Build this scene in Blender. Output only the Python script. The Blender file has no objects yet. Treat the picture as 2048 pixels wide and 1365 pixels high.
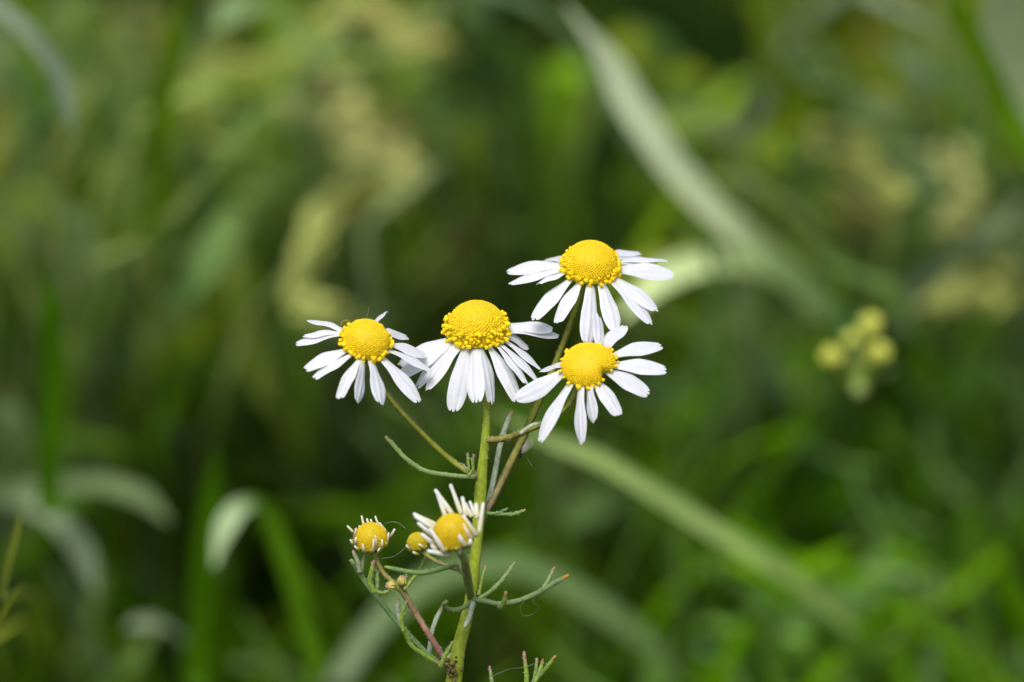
import bpy, math, random
import numpy as np
from mathutils import Vector, Matrix

random.seed(11)
rng = np.random.default_rng(11)
S = bpy.context.scene
R = math.radians

# ------------------------------------------------------------------ camera, sky, sun, exposure
PITCH, FOC, HEIGHT = 25.0, 290.0, 0.22
cam_d = bpy.data.cameras.new('camera')
cam = bpy.data.objects.new('camera', cam_d)
S.collection.objects.link(cam)
S.camera = cam
CAM = Vector((0.0, -math.cos(R(PITCH)), HEIGHT + math.sin(R(PITCH))))
cam.location = CAM
cam.rotation_euler = (R(90 - PITCH), 0, 0)
cam_d.lens = FOC
cam_d.sensor_width = 36.0
cam_d.clip_start = 0.02
cam_d.clip_end = 400
cam_d.dof.use_dof = True
cam_d.dof.focus_distance = 1.0
cam_d.dof.aperture_fstop = 15.0

world = bpy.data.worlds.new('World')
S.world = world
world.use_nodes = True
wn = world.node_tree
sky = wn.nodes.new('ShaderNodeTexSky')
sky.sky_type = 'NISHITA'
sky.sun_disc = False
sky.sun_elevation = R(66)
sky.sun_rotation = R(200)
sky.air_density = 1.0
sky.dust_density = 4.0
sky.ozone_density = 0.6
hsv = wn.nodes.new('ShaderNodeHueSaturation')      # thin overcast: a whiter sky than the clear one
hsv.inputs['Saturation'].default_value = .75
wn.links.new(sky.outputs[0], hsv.inputs['Color'])
wn.links.new(hsv.outputs[0], wn.nodes['Background'].inputs[0])
wn.nodes['Background'].inputs[1].default_value = 0.12

sun_d = bpy.data.lights.new('sun', 'SUN')
sun_d.energy = 1.5
sun_d.angle = R(24)
sun_d.color = (1.0, 0.985, 0.955)
sun = bpy.data.objects.new('sun', sun_d)
S.collection.objects.link(sun)
sdir = Vector((-0.14, -0.38, 0.91)).normalized()      # towards the sun
sun.rotation_euler = sdir.to_track_quat('Z', 'Y').to_euler()

S.view_settings.view_transform = 'Standard'
S.view_settings.look = 'None'
S.view_settings.gamma = 1.0
S.view_settings.exposure = 0.62
S.view_settings.use_curve_mapping = False
S.render.engine = 'CYCLES'
S.cycles.use_denoising = True
S.cycles.max_bounces = 8
S.cycles.transparent_max_bounces = 8

# ------------------------------------------------------------------ helpers
FWD = Vector((0, math.cos(R(PITCH)), -math.sin(R(PITCH))))
RGT = Vector((1, 0, 0))
UP = RGT.cross(FWD)
K = 18.0 / FOC


def P(px, py, D=1.0):
    """a spot seen at this place of the photo, D metres away along the view"""
    return CAM + FWD * D + RGT * ((px - 1024) / 1024 * D * K) + UP * ((682.5 - py) / 1024 * D * K)


PX = K / 1024                      # metres per photo pixel in the plane of focus


def cam2world(v):
    """direction: x right, y up, z towards the camera"""
    return RGT * v[0] + UP * v[1] - FWD * v[2]


def lin(c):
    c = [x / 255 for x in c]
    return tuple(x / 12.92 if x <= .04045 else ((x + .055) / 1.055) ** 2.4 for x in c)


ORI = {}


class MB:
    """collects vertices, faces and vertex colours of ONE mesh"""

    def __init__(self):
        self.v, self.f, self.c = [], [], []

    def add(self, verts, faces, col):
        n = len(self.v)
        self.v += [tuple(x) for x in verts]
        self.f += [tuple(i + n for i in f) for f in faces]
        if len(col) == 3 and not hasattr(col[0], '__len__'):
            col = [col] * len(verts)
        self.c += [tuple(x) for x in col]

    def build(self, name, mat, parent=None, origin=None, smooth=True):
        if origin is None:
            origin = ORI.get(parent.name) if parent else Vector((0, 0, 0))
        me = bpy.data.meshes.new(name)
        o3 = tuple(origin)
        arr = np.array(self.v, dtype=np.float64) - np.array(o3)
        me.from_pydata(arr.tolist(), [], self.f)
        at = me.color_attributes.new('Col', 'FLOAT_COLOR', 'POINT')
        ca = np.ones((len(self.v), 4), dtype=np.float32)
        ca[:, :3] = np.array(self.c, dtype=np.float32)
        at.data.foreach_set('color', ca.ravel())
        if smooth:
            me.polygons.foreach_set('use_smooth', [True] * len(me.polygons))
        me.materials.append(mat)
        me.update()
        o = bpy.data.objects.new(name, me)
        S.collection.objects.link(o)
        if parent:
            o.parent = parent
            o.location = Vector(o3) - ORI[parent.name]
        else:
            o.location = o3
        ORI[o.name] = Vector(o3)
        return o


def empty(name, loc, parent=None):
    o = bpy.data.objects.new(name, None)
    o.empty_display_size = .01
    S.collection.objects.link(o)
    if parent:
        o.parent = parent
        o.location = Vector(loc) - ORI[parent.name]
    else:
        o.location = loc
    ORI[o.name] = Vector(loc)
    return o


def tag(o, label=None, cat=None, group=None, kind=None):
    if label: o['label'] = label
    if cat: o['category'] = cat
    if group: o['group'] = group
    if kind: o['kind'] = kind
    return o


def spline(pts, per=6):
    """Catmull-Rom through a list of equal-length tuples"""
    p = np.array(pts, dtype=float)
    if len(p) == 2:
        t = np.linspace(0, 1, per + 1)[:, None]
        return p[0] * (1 - t) + p[1] * t
    q = np.vstack([2 * p[0] - p[1], p, 2 * p[-1] - p[-2]])
    out = []
    for i in range(1, len(q) - 2):
        for k in range(per):
            t = k / per
            a, b, c, d = q[i - 1], q[i], q[i + 1], q[i + 2]
            out.append(.5 * (2 * b + (c - a) * t + (2 * a - 5 * b + 4 * c - d) * t * t + (3 * b - a - 3 * c + d) * t ** 3))
    out.append(p[-1])
    return np.array(out)


def tube(mb, pts, rad, cols, seg=10, rib=0.0, stripe=None, flat=1.0, jitter=0.0):
    """swept tube through world points with radii and colours per point"""
    n = len(pts)
    pts = [Vector(p) for p in pts]
    tan0 = (pts[1] - pts[0]).normalized()
    ref = (-FWD) - tan0 * (-FWD).dot(tan0)
    ref.normalize()
    V, C = [], []
    for i, p in enumerate(pts):
        t = (pts[min(i + 1, n - 1)] - pts[max(i - 1, 0)]).normalized()
        ref = (ref - t * ref.dot(t)).normalized()
        b = t.cross(ref)
        for k in range(seg):
            a = 2 * math.pi * k / seg
            rr = rad[i] * (1 + (rib if k % 2 else -rib)) * (1 + jitter * random.uniform(-1, 1))
            V.append(p + ref * (math.cos(a) * rr * flat) + b * (math.sin(a) * rr))
            c = cols[i]
            if stripe is not None and k in stripe[0]:
                c = stripe[1]
            C.append(c)
    F = []
    for i in range(n - 1):
        for k in range(seg):
            k2 = (k + 1) % seg
            F.append((i * seg + k, i * seg + k2, (i + 1) * seg + k2, (i + 1) * seg + k))
    e0 = len(V)
    V.append(pts[0]); C.append(cols[0])
    V.append(pts[-1] + (pts[-1] - pts[-2]).normalized() * rad[-1] * .6); C.append(cols[-1])
    for k in range(seg):
        k2 = (k + 1) % seg
        F.append((k2, k, e0))
        F.append(((n - 1) * seg + k, (n - 1) * seg + k2, e0 + 1))
    mb.add(V, F, C)


def hairs(mb, pts, rad, col, n, length=.00035):
    pts = [Vector(p) for p in pts]
    for _ in range(n):
        i = random.randrange(len(pts) - 1)
        f = random.random()
        p = pts[i].lerp(pts[i + 1], f)
        t = (pts[i + 1] - pts[i]).normalized()
        d = Vector((random.gauss(0, 1), random.gauss(0, 1), random.gauss(0, 1)))
        d = (d - t * d.dot(t)).normalized()
        s = t.cross(d)
        r = rad[i] * .9
        l = length * random.uniform(.4, 1.3)
        w = .00005
        a = p + d * r
        tip = p + d * (r + l) + t * l * random.uniform(-.4, .6) + s * l * random.uniform(-.5, .5)
        mb.add([a - s * w, a + s * w, a + t * w * 2, tip], [(0, 1, 3), (1, 2, 3), (2, 0, 3)], col)


# unit icosphere
def ico(sub=1):
    import bmesh
    bm = bmesh.new()
    bmesh.ops.create_icosphere(bm, subdivisions=sub, radius=1)
    v = [tuple(x.co) for x in bm.verts]
    f = [tuple(y.index for y in x.verts) for x in bm.faces]
    bm.free()
    return np.array(v), f


ICO1, ICO2 = ico(1), ico(2)


def blob(mb, p, r, col, ic=ICO2, axis=None, stretch=1.0, jit=0.0):
    V = ic[0].copy()
    if jit:
        V = V * (1 + jit * rng.uniform(-1, 1, (len(V), 1)))
    V = V * r
    if axis is not None and stretch != 1.0:
        a = np.array(axis)
        V = V + np.outer(V @ a, a) * (stretch - 1)
    mb.add((V + np.array(tuple(p))).tolist(), ic[1], col)


# ------------------------------------------------------------------ materials
def mat_plant(name, rough=.5, spec=.35, transl=.25, noise=(.8, 1.2), scale=900.0, stretch=1.0, bump=0.0):
    m = bpy.data.materials.new(name)
    m.use_nodes = True
    n = m.node_tree
    bs = n.nodes['Principled BSDF']
    out = n.nodes['Material Output']
    at = n.nodes.new('ShaderNodeAttribute'); at.attribute_name = 'Col'
    tc = n.nodes.new('ShaderNodeTexCoord')
    no = n.nodes.new('ShaderNodeTexNoise')
    no.inputs['Scale'].default_value = scale
    no.inputs['Detail'].default_value = 4
    n.links.new(tc.outputs['Object'], no.inputs['Vector'])
    mr = n.nodes.new('ShaderNodeMapRange')
    mr.inputs['From Min'].default_value = .3; mr.inputs['From Max'].default_value = .7
    mr.inputs['To Min'].default_value = noise[0]; mr.inputs['To Max'].default_value = noise[1]
    n.links.new(no.outputs['Fac'], mr.inputs['Value'])
    mx = n.nodes.new('ShaderNodeVectorMath'); mx.operation = 'SCALE'
    n.links.new(at.outputs['Color'], mx.inputs[0]); n.links.new(mr.outputs[0], mx.inputs['Scale'])
    n.links.new(mx.outputs[0], bs.inputs['Base Color'])
    bs.inputs['Roughness'].default_value = rough
    bs.inputs['Specular IOR Level'].default_value = spec
    if bump:
        bp = n.nodes.new('ShaderNodeBump')
        bp.inputs['Strength'].default_value = bump
        bp.inputs['Distance'].default_value = .0002
        n.links.new(no.outputs['Fac'], bp.inputs['Height'])
        n.links.new(bp.outputs[0], bs.inputs['Normal'])
    if transl:
        tr = n.nodes.new('ShaderNodeBsdfTranslucent')
        n.links.new(mx.outputs[0], tr.inputs['Color'])
        mi = n.nodes.new('ShaderNodeMixShader'); mi.inputs[0].default_value = transl
        n.links.new(bs.outputs[0], mi.inputs[1]); n.links.new(tr.outputs[0], mi.inputs[2])
        n.links.new(mi.outputs[0], out.inputs['Surface'])
    return m


M_petal = mat_plant('white_petal', .55, .25, .3, (.95, 1.03), 1500)
M_floret = mat_plant('yellow_floret', .55, .25, 0, (.88, 1.08), 2500)
M_stem = mat_plant('stem', .55, .3, 0, (.75, 1.2), 1400, bump=.3)
M_leaf = mat_plant('needle_leaf', .6, .3, .1, (.75, 1.25), 2200, bump=.3)
M_grass = mat_plant('grass_blade', .45, .35, .3, (.8, 1.2), 60)
M_meadow = mat_plant('meadow_grass', .6, .12, .4, (.8, 1.2), 60)
M_straw = mat_plant('straw', .7, .2, .15, (.75, 1.2), 300)
M_insect = mat_plant('insect', .4, .4, 0, (.8, 1.2), 3000)

M_wing = bpy.data.materials.new('clear_wing')
M_wing.use_nodes = True
_n = M_wing.node_tree
_b = _n.nodes['Principled BSDF']
_b.inputs['Base Color'].default_value = (.34, .34, .27, 1)
_b.inputs['Roughness'].default_value = .35
_b.inputs['Alpha'].default_value = .32

M_silk = mat_plant('silk', .3, .6, 0, (.9, 1.1), 500)

M_soil = bpy.data.materials.new('soil')
M_soil.use_nodes = True
_n = M_soil.node_tree
_b = _n.nodes['Principled BSDF']
_tc = _n.nodes.new('ShaderNodeTexCoord')
_no = _n.nodes.new('ShaderNodeTexNoise'); _no.inputs['Scale'].default_value = 9; _no.inputs['Detail'].default_value = 9
_n.links.new(_tc.outputs['Object'], _no.inputs['Vector'])
_cr = _n.nodes.new('ShaderNodeValToRGB')
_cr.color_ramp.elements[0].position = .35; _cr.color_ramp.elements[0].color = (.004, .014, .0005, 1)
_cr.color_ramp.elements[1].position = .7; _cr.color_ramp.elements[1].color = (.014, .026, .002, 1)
_n.links.new(_no.outputs['Fac'], _cr.inputs[0])
_n.links.new(_cr.outputs[0], _b.inputs['Base Color'])
_b.inputs['Roughness'].default_value = .95
_b.inputs['Specular IOR Level'].default_value = .05

# ------------------------------------------------------------------ ground
g = MB()
N = 90
xs = np.concatenate([-np.geomspace(60, 1.5, 14), np.linspace(-1.45, 1.45, N), np.geomspace(1.5, 60, 14)])
ys = xs + 0.3
GV = []
for y in ys:
    for x in xs:
        z = -.004 + .004 * math.sin(x * 23 + 1) * math.cos(y * 19) + .003 * math.sin(x * 61 + y * 47)
        GV.append((x, y, z))
w_ = len(xs)
GF = [(j * w_ + i, j * w_ + i + 1, (j + 1) * w_ + i + 1, (j + 1) * w_ + i) for j in range(w_ - 1) for i in range(w_ - 1)]
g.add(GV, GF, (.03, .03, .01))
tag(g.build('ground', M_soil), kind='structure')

# ------------------------------------------------------------------ grass behind the flowers
GB = 1.5      # leaf reflectance from the tone it shows in the open


def root_of(p, lean):
    """where a leaf that passes p meets the ground, further back along its lean"""
    h = p.z
    d = Vector((lean[0], lean[1], 0))
    return [p + d * .5 * h + Vector((0, 0, -.45 * h)), p + d * h + Vector((0, 0, -h - .004))]


def green(c):
    return (c[0] * 1.05, c[1] * 1.05, c[2] * .88)


def ribbon(mb, path, half, cols, fold=.25, up=None):
    """leaf blade: five strips across with a keeled midrib; path = world points"""
    n = len(path)
    path = [Vector(p) for p in path]
    V, C = [], []
    prof = [(-1, 1.0), (-.5, .45), (0, 0), (.5, .45), (1, 1.0)]
    for i, p in enumerate(path):
        t = (path[min(i + 1, n - 1)] - path[max(i - 1, 0)]).normalized()
        v = (CAM - p).normalized() * .8 + Vector((0, 0, .6)) if up is None else up
        w = t.cross(v)
        if w.length < 1e-6: w = RGT.copy()
        w.normalize()
        nn = w.cross(t).normalized()
        for s, q in prof:
            V.append(p + w * (s * half[i]) + nn * (q * fold * half[i]))
            c = cols[i]
            C.append(tuple(x * (1.12 if s == 0 else 1.0) for x in c))
    F = []
    for i in range(n - 1):
        for k in range(4):
            F.append((i * 5 + k, i * 5 + k + 1, (i + 1) * 5 + k + 1, (i + 1) * 5 + k))
    mb.add(V, F, C)


def traced(mb, pts, wpx, D0, D1, col, col2=None, rootend=0, tip=True, fold=.25, lean=None, split=.7):
    """a leaf blade that passes the given places of the photo at D0..D1 metres; rootend says which end grows from the ground"""
    n = len(pts)
    world = [tuple(P(x, y, D0 + (D1 - D0) * i / (n - 1))) for i, (x, y) in enumerate(pts)]
    if rootend == 0:
        world = world[::-1]            # now the last point is the root end
    sp = spline(world, 7)
    m = len(sp)
    cs = green(lin(col))
    c2 = green(lin(col2)) if col2 else cs
    if rootend == 0: cs, c2 = c2, cs
    hw = wpx * PX * .5 * (D0 + D1) / 2
    half, cols = [], []
    for i in range(m):
        t = i / (m - 1)
        tp = min(1, .12 + 4.5 * t) if tip else 1
        half.append(hw * tp)
        k = min(1, max(0, (t - split) / .2))
        cols.append(tuple(GB * (a * (1 - k) + b * k) for a, b in zip(cs, c2)))
    lean = lean or (random.uniform(-.3, .3), random.uniform(.5, 1.2))
    p = Vector(sp[-1])
    ext = spline([tuple(p)] + [tuple(q) for q in root_of(p, lean)], 5)[1:]
    path = [tuple(q) for q in sp] + [tuple(q) for q in ext]
    half += list(np.linspace(hw * .95, hw * .55, len(ext)))
    cols += [cols[-1]] * len(ext)
    ribbon(mb, path, half, cols, fold)
    return path[-1]


random.seed(1)
GRP = 'grass blades standing out behind the flowers'
BLADES = [
    # label, points, width, D0, D1, colour, colour2, which end is rooted
    ('pale blue-green blade arching down through the upper left corner', [(-130, -50), (-40, -5), (30, 45), (85, 105), (122, 170), (148, 262)], 52, 1.13, 1.16, (152, 168, 142), None, 0),
    ('long whitish blade slanting down from the top to the right of the topmost flower', [(1130, 10), (1195, 110), (1275, 240), (1365, 365), (1465, 465), (1570, 555), (1680, 655), (1745, 730)], 90, 1.21, 1.32, (240, 246, 212), (138, 164, 108), 1),
    ('grey-green blade entering at the top centre and running along the whitish one', [(930, -40), (1010, -5), (1075, 25), (1135, 80), (1195, 165), (1265, 270), (1345, 390)], 56, 1.25, 1.33, (104, 130, 88), None, 0),
    ('light green blade arching level behind the right petals of the topmost flower', [(1240, 640), (1320, 565), (1400, 532), (1490, 532), (1570, 572), (1650, 640), (1705, 710)], 70, 1.23, 1.32, (206, 222, 166), (138, 168, 112), 1),
    ('long yellowish green blade sloping from below the right flower to the lower right', [(990, 825), (1090, 882), (1200, 925), (1310, 990), (1420, 1060), (1530, 1125), (1620, 1185), (1710, 1258)], 48, 1.17, 1.24, (152, 176, 104), (126, 152, 78), 1),
    ('dull teal blade arching behind the stem at the bottom centre', [(640, 1420), (710, 1310), (765, 1238), (830, 1183), (910, 1143), (990, 1130), (1070, 1146), (1150, 1186), (1240, 1245), (1320, 1310), (1380, 1390)], 50, 1.25, 1.28, (90, 110, 74), (96, 120, 76), 0),
    ('green blade folded over with its pale underside showing at the lower left', [(428, 1135), (440, 1085), (462, 1035), (488, 1012), (512, 1015), (545, 1060), (580, 1150), (608, 1245), (640, 1370)], 42, 1.18, 1.22, (152, 172, 136), (84, 124, 14), 1),
    ('upright fresh green blade near the left edge below the middle', [(88, 545), (102, 640), (106, 760), (102, 890), (96, 1030)], 44, 1.16, 1.2, (74, 122, 6), None, 1),
    ('olive upright blade in the upper left quarter', [(372, -30), (358, 70), (330, 190), (314, 290), (322, 380), (300, 470)], 44, 1.21, 1.26, (92, 122, 4), None, 1),
    ('broad light green blade leaning right in the upper left quarter', [(545, 195), (475, 285), (420, 360), (365, 430), (315, 500)], 62, 1.2, 1.26, (122, 150, 84), None, 1),
    ('wide grey-green blade lying level at the left edge above the lower corner', [(340, 1045), (280, 995), (200, 970), (110, 978), (20, 990), (-60, 1010)], 46, 1.24, 1.28, (102, 120, 80), None, 1),
    ('pale grey blade bending down beside the left edge in the lower corner', [(190, 1190), (168, 1115), (128, 1055), (62, 1012), (-10, 985)], 44, 1.24, 1.27, (122, 136, 110), (76, 96, 54), 1),
    ('dull green blade slanting to the bottom edge in the lower left corner', [(85, 1125), (135, 1205), (180, 1290), (230, 1390)], 46, 1.19, 1.23, (100, 118, 76), None, 1),
    ('short whitish blade lying level near the bottom in the lower left', [(250, 1255), (310, 1250), (355, 1275), (392, 1325)], 42, 1.23, 1.26, (146, 158, 132), None, 1),
    ('upright dark green blade beside the folded one at the lower left', [(432, 900), (420, 1010), (405, 1130), (398, 1250), (390, 1390)], 46, 1.2, 1.23, (66, 108, 2), None, 1),
    ('narrow yellow-green leaf tip at the left edge, the upper of two', [(48, 1015), (32, 1075), (15, 1140), (4, 1200)], 18, 1.06, 1.08, (132, 142, 56), None, 1),
    ('narrow yellow-green leaf tip at the left edge, the lower of two', [(44, 1165), (24, 1200), (0, 1245), (-20, 1290)], 22, 1.06, 1.08, (138, 148, 30), None, 1),
    ('teal blade curving up to the right near the lower right corner', [(1790, 1200), (1715, 1198), (1640, 1215), (1565, 1258), (1510, 1325), (1480, 1400)], 44, 1.26, 1.29, (84, 112, 66), None, 1),
    ('deep green blade slanting down across the upper right corner', [(1880, -40), (1925, 45), (1965, 125), (2005, 215), (2080, 335)], 52, 1.19, 1.22, (90, 128, 0), None, 1),
    ('very broad pale green blade at the right edge of the upper right corner', [(1985, -60), (2005, 40), (2030, 130), (2070, 230), (2130, 330)], 130, 1.2, 1.24, (178, 190, 146), None, 1),
    ('grey-lilac blade pointing up to the right edge above the yellow buds', [(2060, 395), (1985, 460), (1910, 520), (1840, 585), (1790, 650)], 54, 1.29, 1.32, (106, 120, 96), None, 1),
    ('short pale grey blade near the top of the upper right quarter', [(1700, -20), (1770, 15), (1830, 45), (1885, 80)], 62, 1.26, 1.3, (142, 156, 132), None, 0),
    ('green blade slanting down right of the yellow buds', [(1770, 720), (1830, 790), (1900, 875), (1980, 975), (2080, 1080)], 50, 1.3, 1.36, (80, 112, 50), None, 1),
    ('dull green blade slanting down at the left below the middle', [(195, 640), (250, 720), (305, 810), (350, 890)], 72, 1.28, 1.34, (88, 118, 82), None, 1),
]
for lab, pts, wpx, D0, D1, c, c2, re_ in BLADES:
    b = MB()
    D0, D1 = 1 + (D0 - 1) * .95, 1 + (D1 - 1) * .95
    dim = lambda q: tuple(u * .89 for u in q) if q else None
    c, c2 = dim(c), dim(c2)
    end = traced(b, pts, wpx, D0, D1, c, c2, re_, split=.32 if 'folded over' in lab else .5 if D0 > 1.18 and wpx > 65 else .7, lean=(random.uniform(-.1, .15), random.uniform(1.7, 2.0)))
    o = b.build('tall_grass', M_grass, origin=Vector(end))
    tag(o, lab, 'grass blade', GRP, 'thing')

# soft mass of grass: leaves nobody could tell apart, one object
SOFT = [
    ([(430, 60), (490, 15), (550, 20), (600, 90)], 62, 1.34, (122, 144, 100)),
    ([(200, 40), (250, 110), (300, 190)], 90, 1.4, (112, 128, 72)),
    ([(150, 60), (190, 170), (230, 300)], 60, 1.4, (98, 124, 72)),
    ([(20, 110), (60, 180), (90, 260)], 70, 1.4, (82, 116, 56)),
    ([(30, 260), (80, 230), (120, 330)], 50, 1.4, (84, 110, 66)),
    ([(160, 300), (230, 290), (300, 320)], 80, 1.42, (112, 132, 72)),
    ([(120, 400), (165, 480), (175, 560)], 62, 1.36, (118, 132, 94)),
    ([(-20, 430), (60, 455), (110, 520)], 60, 1.38, (108, 124, 96)),
    ([(-20, 340), (50, 360), (110, 400)], 60, 1.42, (110, 112, 56)),
    ([(350, 280), (370, 320), (400, 350)], 70, 1.42, (92, 114, 78)),
    ([(400, 250), (410, 170), (430, 110)], 70, 1.42, (120, 128, 64)),
    ([(540, 260), (600, 220), (660, 210)], 70, 1.42, (122, 136, 82)),
    ([(480, 400), (540, 380), (590, 330)], 60, 1.4, (118, 138, 78)),
    ([(330, 620), (390, 560), (440, 480), (480, 420)], 60, 1.36, (104, 132, 76)),
    ([(280, 700), (340, 650), (400, 590)], 60, 1.4, (110, 132, 74)),
    ([(230, 520), (270, 560), (300, 640)], 60, 1.42, (80, 108, 70)),
    ([(290, 420), (310, 560), (290, 640)], 36, 1.38, (80, 104, 6)),
    ([(470, 580), (500, 560), (530, 600)], 60, 1.42, (104, 122, 72)),
    ([(560, 640), (545, 700), (560, 780)], 60, 1.4, (92, 118, 72)),
    ([(200, 690), (260, 770), (280, 830)], 50, 1.42, (98, 122, 76)),
    ([(60, 640), (30, 720), (50, 800)], 60, 1.42, (72, 92, 50)),
    ([(0, 800), (20, 840), (30, 880)], 60, 1.36, (104, 124, 88)),
    ([(210, 880), (260, 850), (330, 900)], 60, 1.42, (72, 84, 50)),
    ([(420, 800), (470, 790), (540, 830)], 80, 1.44, (66, 96, 40)),
    ([(560, 960), (610, 1000), (640, 1060)], 60, 1.4, (82, 96, 60)),
    ([(500, 920), (580, 950), (620, 960)], 50, 1.4, (66, 92, 40)),
    ([(540, 1090), (600, 1040), (680, 1020)], 40, 1.42, (76, 88, 16)),
    ([(250, 1130), (300, 1170), (350, 1210)], 60, 1.4, (72, 96, 52)),
    ([(440, 1335), (520, 1335), (600, 1360)], 50, 1.34, (96, 122, 76)),
    ([(20, 1270), (70, 1290), (110, 1340)], 60, 1.4, (78, 98, 62)),
    ([(800, 130), (860, 180), (900, 210)], 60, 1.44, (100, 122, 66)),
    ([(840, 240), (900, 220), (960, 240)], 80, 1.44, (96, 124, 70)),
    ([(650, 100), (720, 150), (800, 200)], 40, 1.42, (98, 122, 30)),
    ([(930, 280), (960, 250), (1020, 250)], 50, 1.44, (104, 122, 40)),
    ([(900, 260), (890, 340), (880, 420)], 50, 1.42, (84, 104, 60)),
    ([(950, 260), (940, 330), (960, 420)], 36, 1.42, (104, 118, 10)),
    ([(960, 60), (1010, 90), (1060, 180)], 60, 1.44, (72, 98, 42)),
    ([(880, 20), (920, 30), (950, 60)], 60, 1.44, (84, 108, 60)),
    ([(1230, 350), (1260, 400), (1290, 480)], 60, 1.44, (76, 102, 30)),
    ([(1240, 40), (1300, 80), (1360, 160)], 80, 1.44, (80, 110, 62)),
    ([(1250, 140), (1310, 200), (1350, 270)], 60, 1.44, (92, 112, 40)),
    ([(1500, -10), (1530, 60), (1540, 150)], 44, 1.42, (100, 116, 30)),
    ([(1560, 0), (1600, 60), (1640, 130)], 70, 1.42, (92, 112, 56)),
    ([(1390, 230), (1430, 250), (1470, 290)], 90, 1.38, (118, 130, 94)),
    ([(1600, 150), (1640, 110), (1680, 170)], 60, 1.42, (100, 122, 78)),
    ([(1620, 170), (1670, 180), (1730, 200)], 70, 1.36, (118, 140, 108)),
    ([(1780, 90), (1820, 130), (1860, 180)], 60, 1.38, (116, 132, 110)),
    ([(1560, 330), (1600, 300), (1680, 260)], 60, 1.42, (96, 122, 56)),
    ([(1740, 240), (1800, 230), (1860, 280)], 60, 1.38, (106, 124, 100)),
    ([(1750, 270), (1790, 330), (1840, 400)], 60, 1.38, (114, 142, 92)),
    ([(1830, 330), (1860, 380), (1900, 460)], 44, 1.36, (116, 140, 112)),
    ([(1870, 110), (1910, 180), (1960, 260)], 60, 1.4, (92, 122, 66)),
    ([(1980, 350), (2020, 360), (2060, 380)], 60, 1.4, (96, 118, 88)),
    ([(1560, 480), (1600, 460), (1700, 430)], 60, 1.44, (100, 112, 50)),
    ([(1840, 480), (1800, 520), (1760, 520)], 60, 1.42, (86, 112, 32)),
    ([(1520, 700), (1540, 760), (1560, 830)], 60, 1.38, (92, 116, 88)),
    ([(1650, 600), (1690, 660), (1690, 740)], 50, 1.36, (108, 140, 108)),
    ([(1640, 800), (1690, 820), (1660, 880)], 60, 1.4, (82, 112, 78)),
    ([(1400, 640), (1420, 720), (1440, 800)], 40, 1.4, (84, 112, 60)),
    ([(1360, 600), (1390, 660), (1410, 720)], 36, 1.4, (96, 116, 20)),
    ([(1290, 800), (1350, 780), (1430, 790)], 60, 1.4, (82, 112, 84)),
    ([(1440, 830), (1480, 850), (1520, 900)], 60, 1.42, (84, 112, 78)),
    ([(1600, 880), (1630, 920), (1650, 1000)], 60, 1.38, (80, 114, 76)),
    ([(1880, 850), (1950, 750), (2030, 640)], 56, 1.42, (84, 118, 60)),
    ([(1990, 740), (2030, 780), (2060, 800)], 70, 1.38, (100, 126, 82)),
    ([(1780, 640), (1850, 680), (1900, 760)], 60, 1.42, (84, 116, 62)),
    ([(1420, 880), (1470, 950), (1560, 990)], 70, 1.44, (68, 104, 18)),
    ([(1700, 800), (1760, 900), (1800, 1010)], 60, 1.44, (70, 106, 14)),
    ([(1600, 1010), (1700, 1020), (1780, 1080)], 70, 1.44, (64, 100, 12)),
    ([(1860, 1000), (1930, 1060), (2010, 1130)], 70, 1.44, (68, 104, 24)),
    ([(1140, 1060), (1190, 1010), (1230, 980)], 80, 1.38, (86, 110, 66)),
    ([(1310, 1040), (1350, 1070), (1370, 1110)], 60, 1.38, (88, 118, 74)),
    ([(1420, 1120), (1440, 1150), (1500, 1190)], 50, 1.34, (112, 138, 90)),
    ([(1500, 1190), (1520, 1220), (1560, 1230)], 60, 1.34, (100, 128, 84)),
    ([(1340, 1200), (1345, 1220), (1350, 1250)], 50, 1.4, (76, 98, 66)),
    ([(1400, 1310), (1425, 1300), (1450, 1330)], 56, 1.34, (104, 136, 96)),
    ([(1130, 1250), (1160, 1260), (1175, 1300)], 50, 1.38, (82, 104, 72)),
    ([(1220, 1300), (1260, 1330), (1330, 1390)], 60, 1.38, (80, 106, 60)),
    ([(1180, 1140), (1200, 1170), (1190, 1220)], 30, 1.38, (84, 104, 8)),
    ([(1030, 930), (1050, 1030), (1040, 1130)], 44, 1.4, (72, 108, 6)),
    ([(1100, 900), (1140, 960), (1110, 1000)], 60, 1.4, (84, 94, 54)),
    ([(1900, 1100), (1960, 1180), (2040, 1260)], 70, 1.42, (72, 104, 40)),
    ([(1880, 1250), (1940, 1300), (2000, 1380)], 60, 1.42, (80, 108, 56)),
    ([(1640, 1230), (1650, 1290), (1630, 1380)], 50, 1.4, (76, 108, 62)),
    ([(760, 900), (720, 960), (700, 1010)], 60, 1.44, (56, 74, 24)),
    ([(690, 850), (740, 870), (790, 900)], 60, 1.42, (74, 100, 64)),
    ([(820, 560), (860, 540), (910, 560)], 80, 1.44, (100, 108, 44)),
    ([(720, 700), (800, 600), (860, 640)], 80, 1.46, (80, 98, 54)),
    ([(1000, 480), (1050, 460), (1090, 500)], 80, 1.44, (72, 92, 40)),
]
random.seed(2)
gm = MB()
for pts, wpx, D, c in SOFT:
    traced(gm, pts, wpx * 1.05, D - .1, D - .04, c, None, 1)

def on_ground(px, py):
    d = P(px, py, 1.0) - CAM
    return CAM + d * (CAM.z / -d.z)


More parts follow.
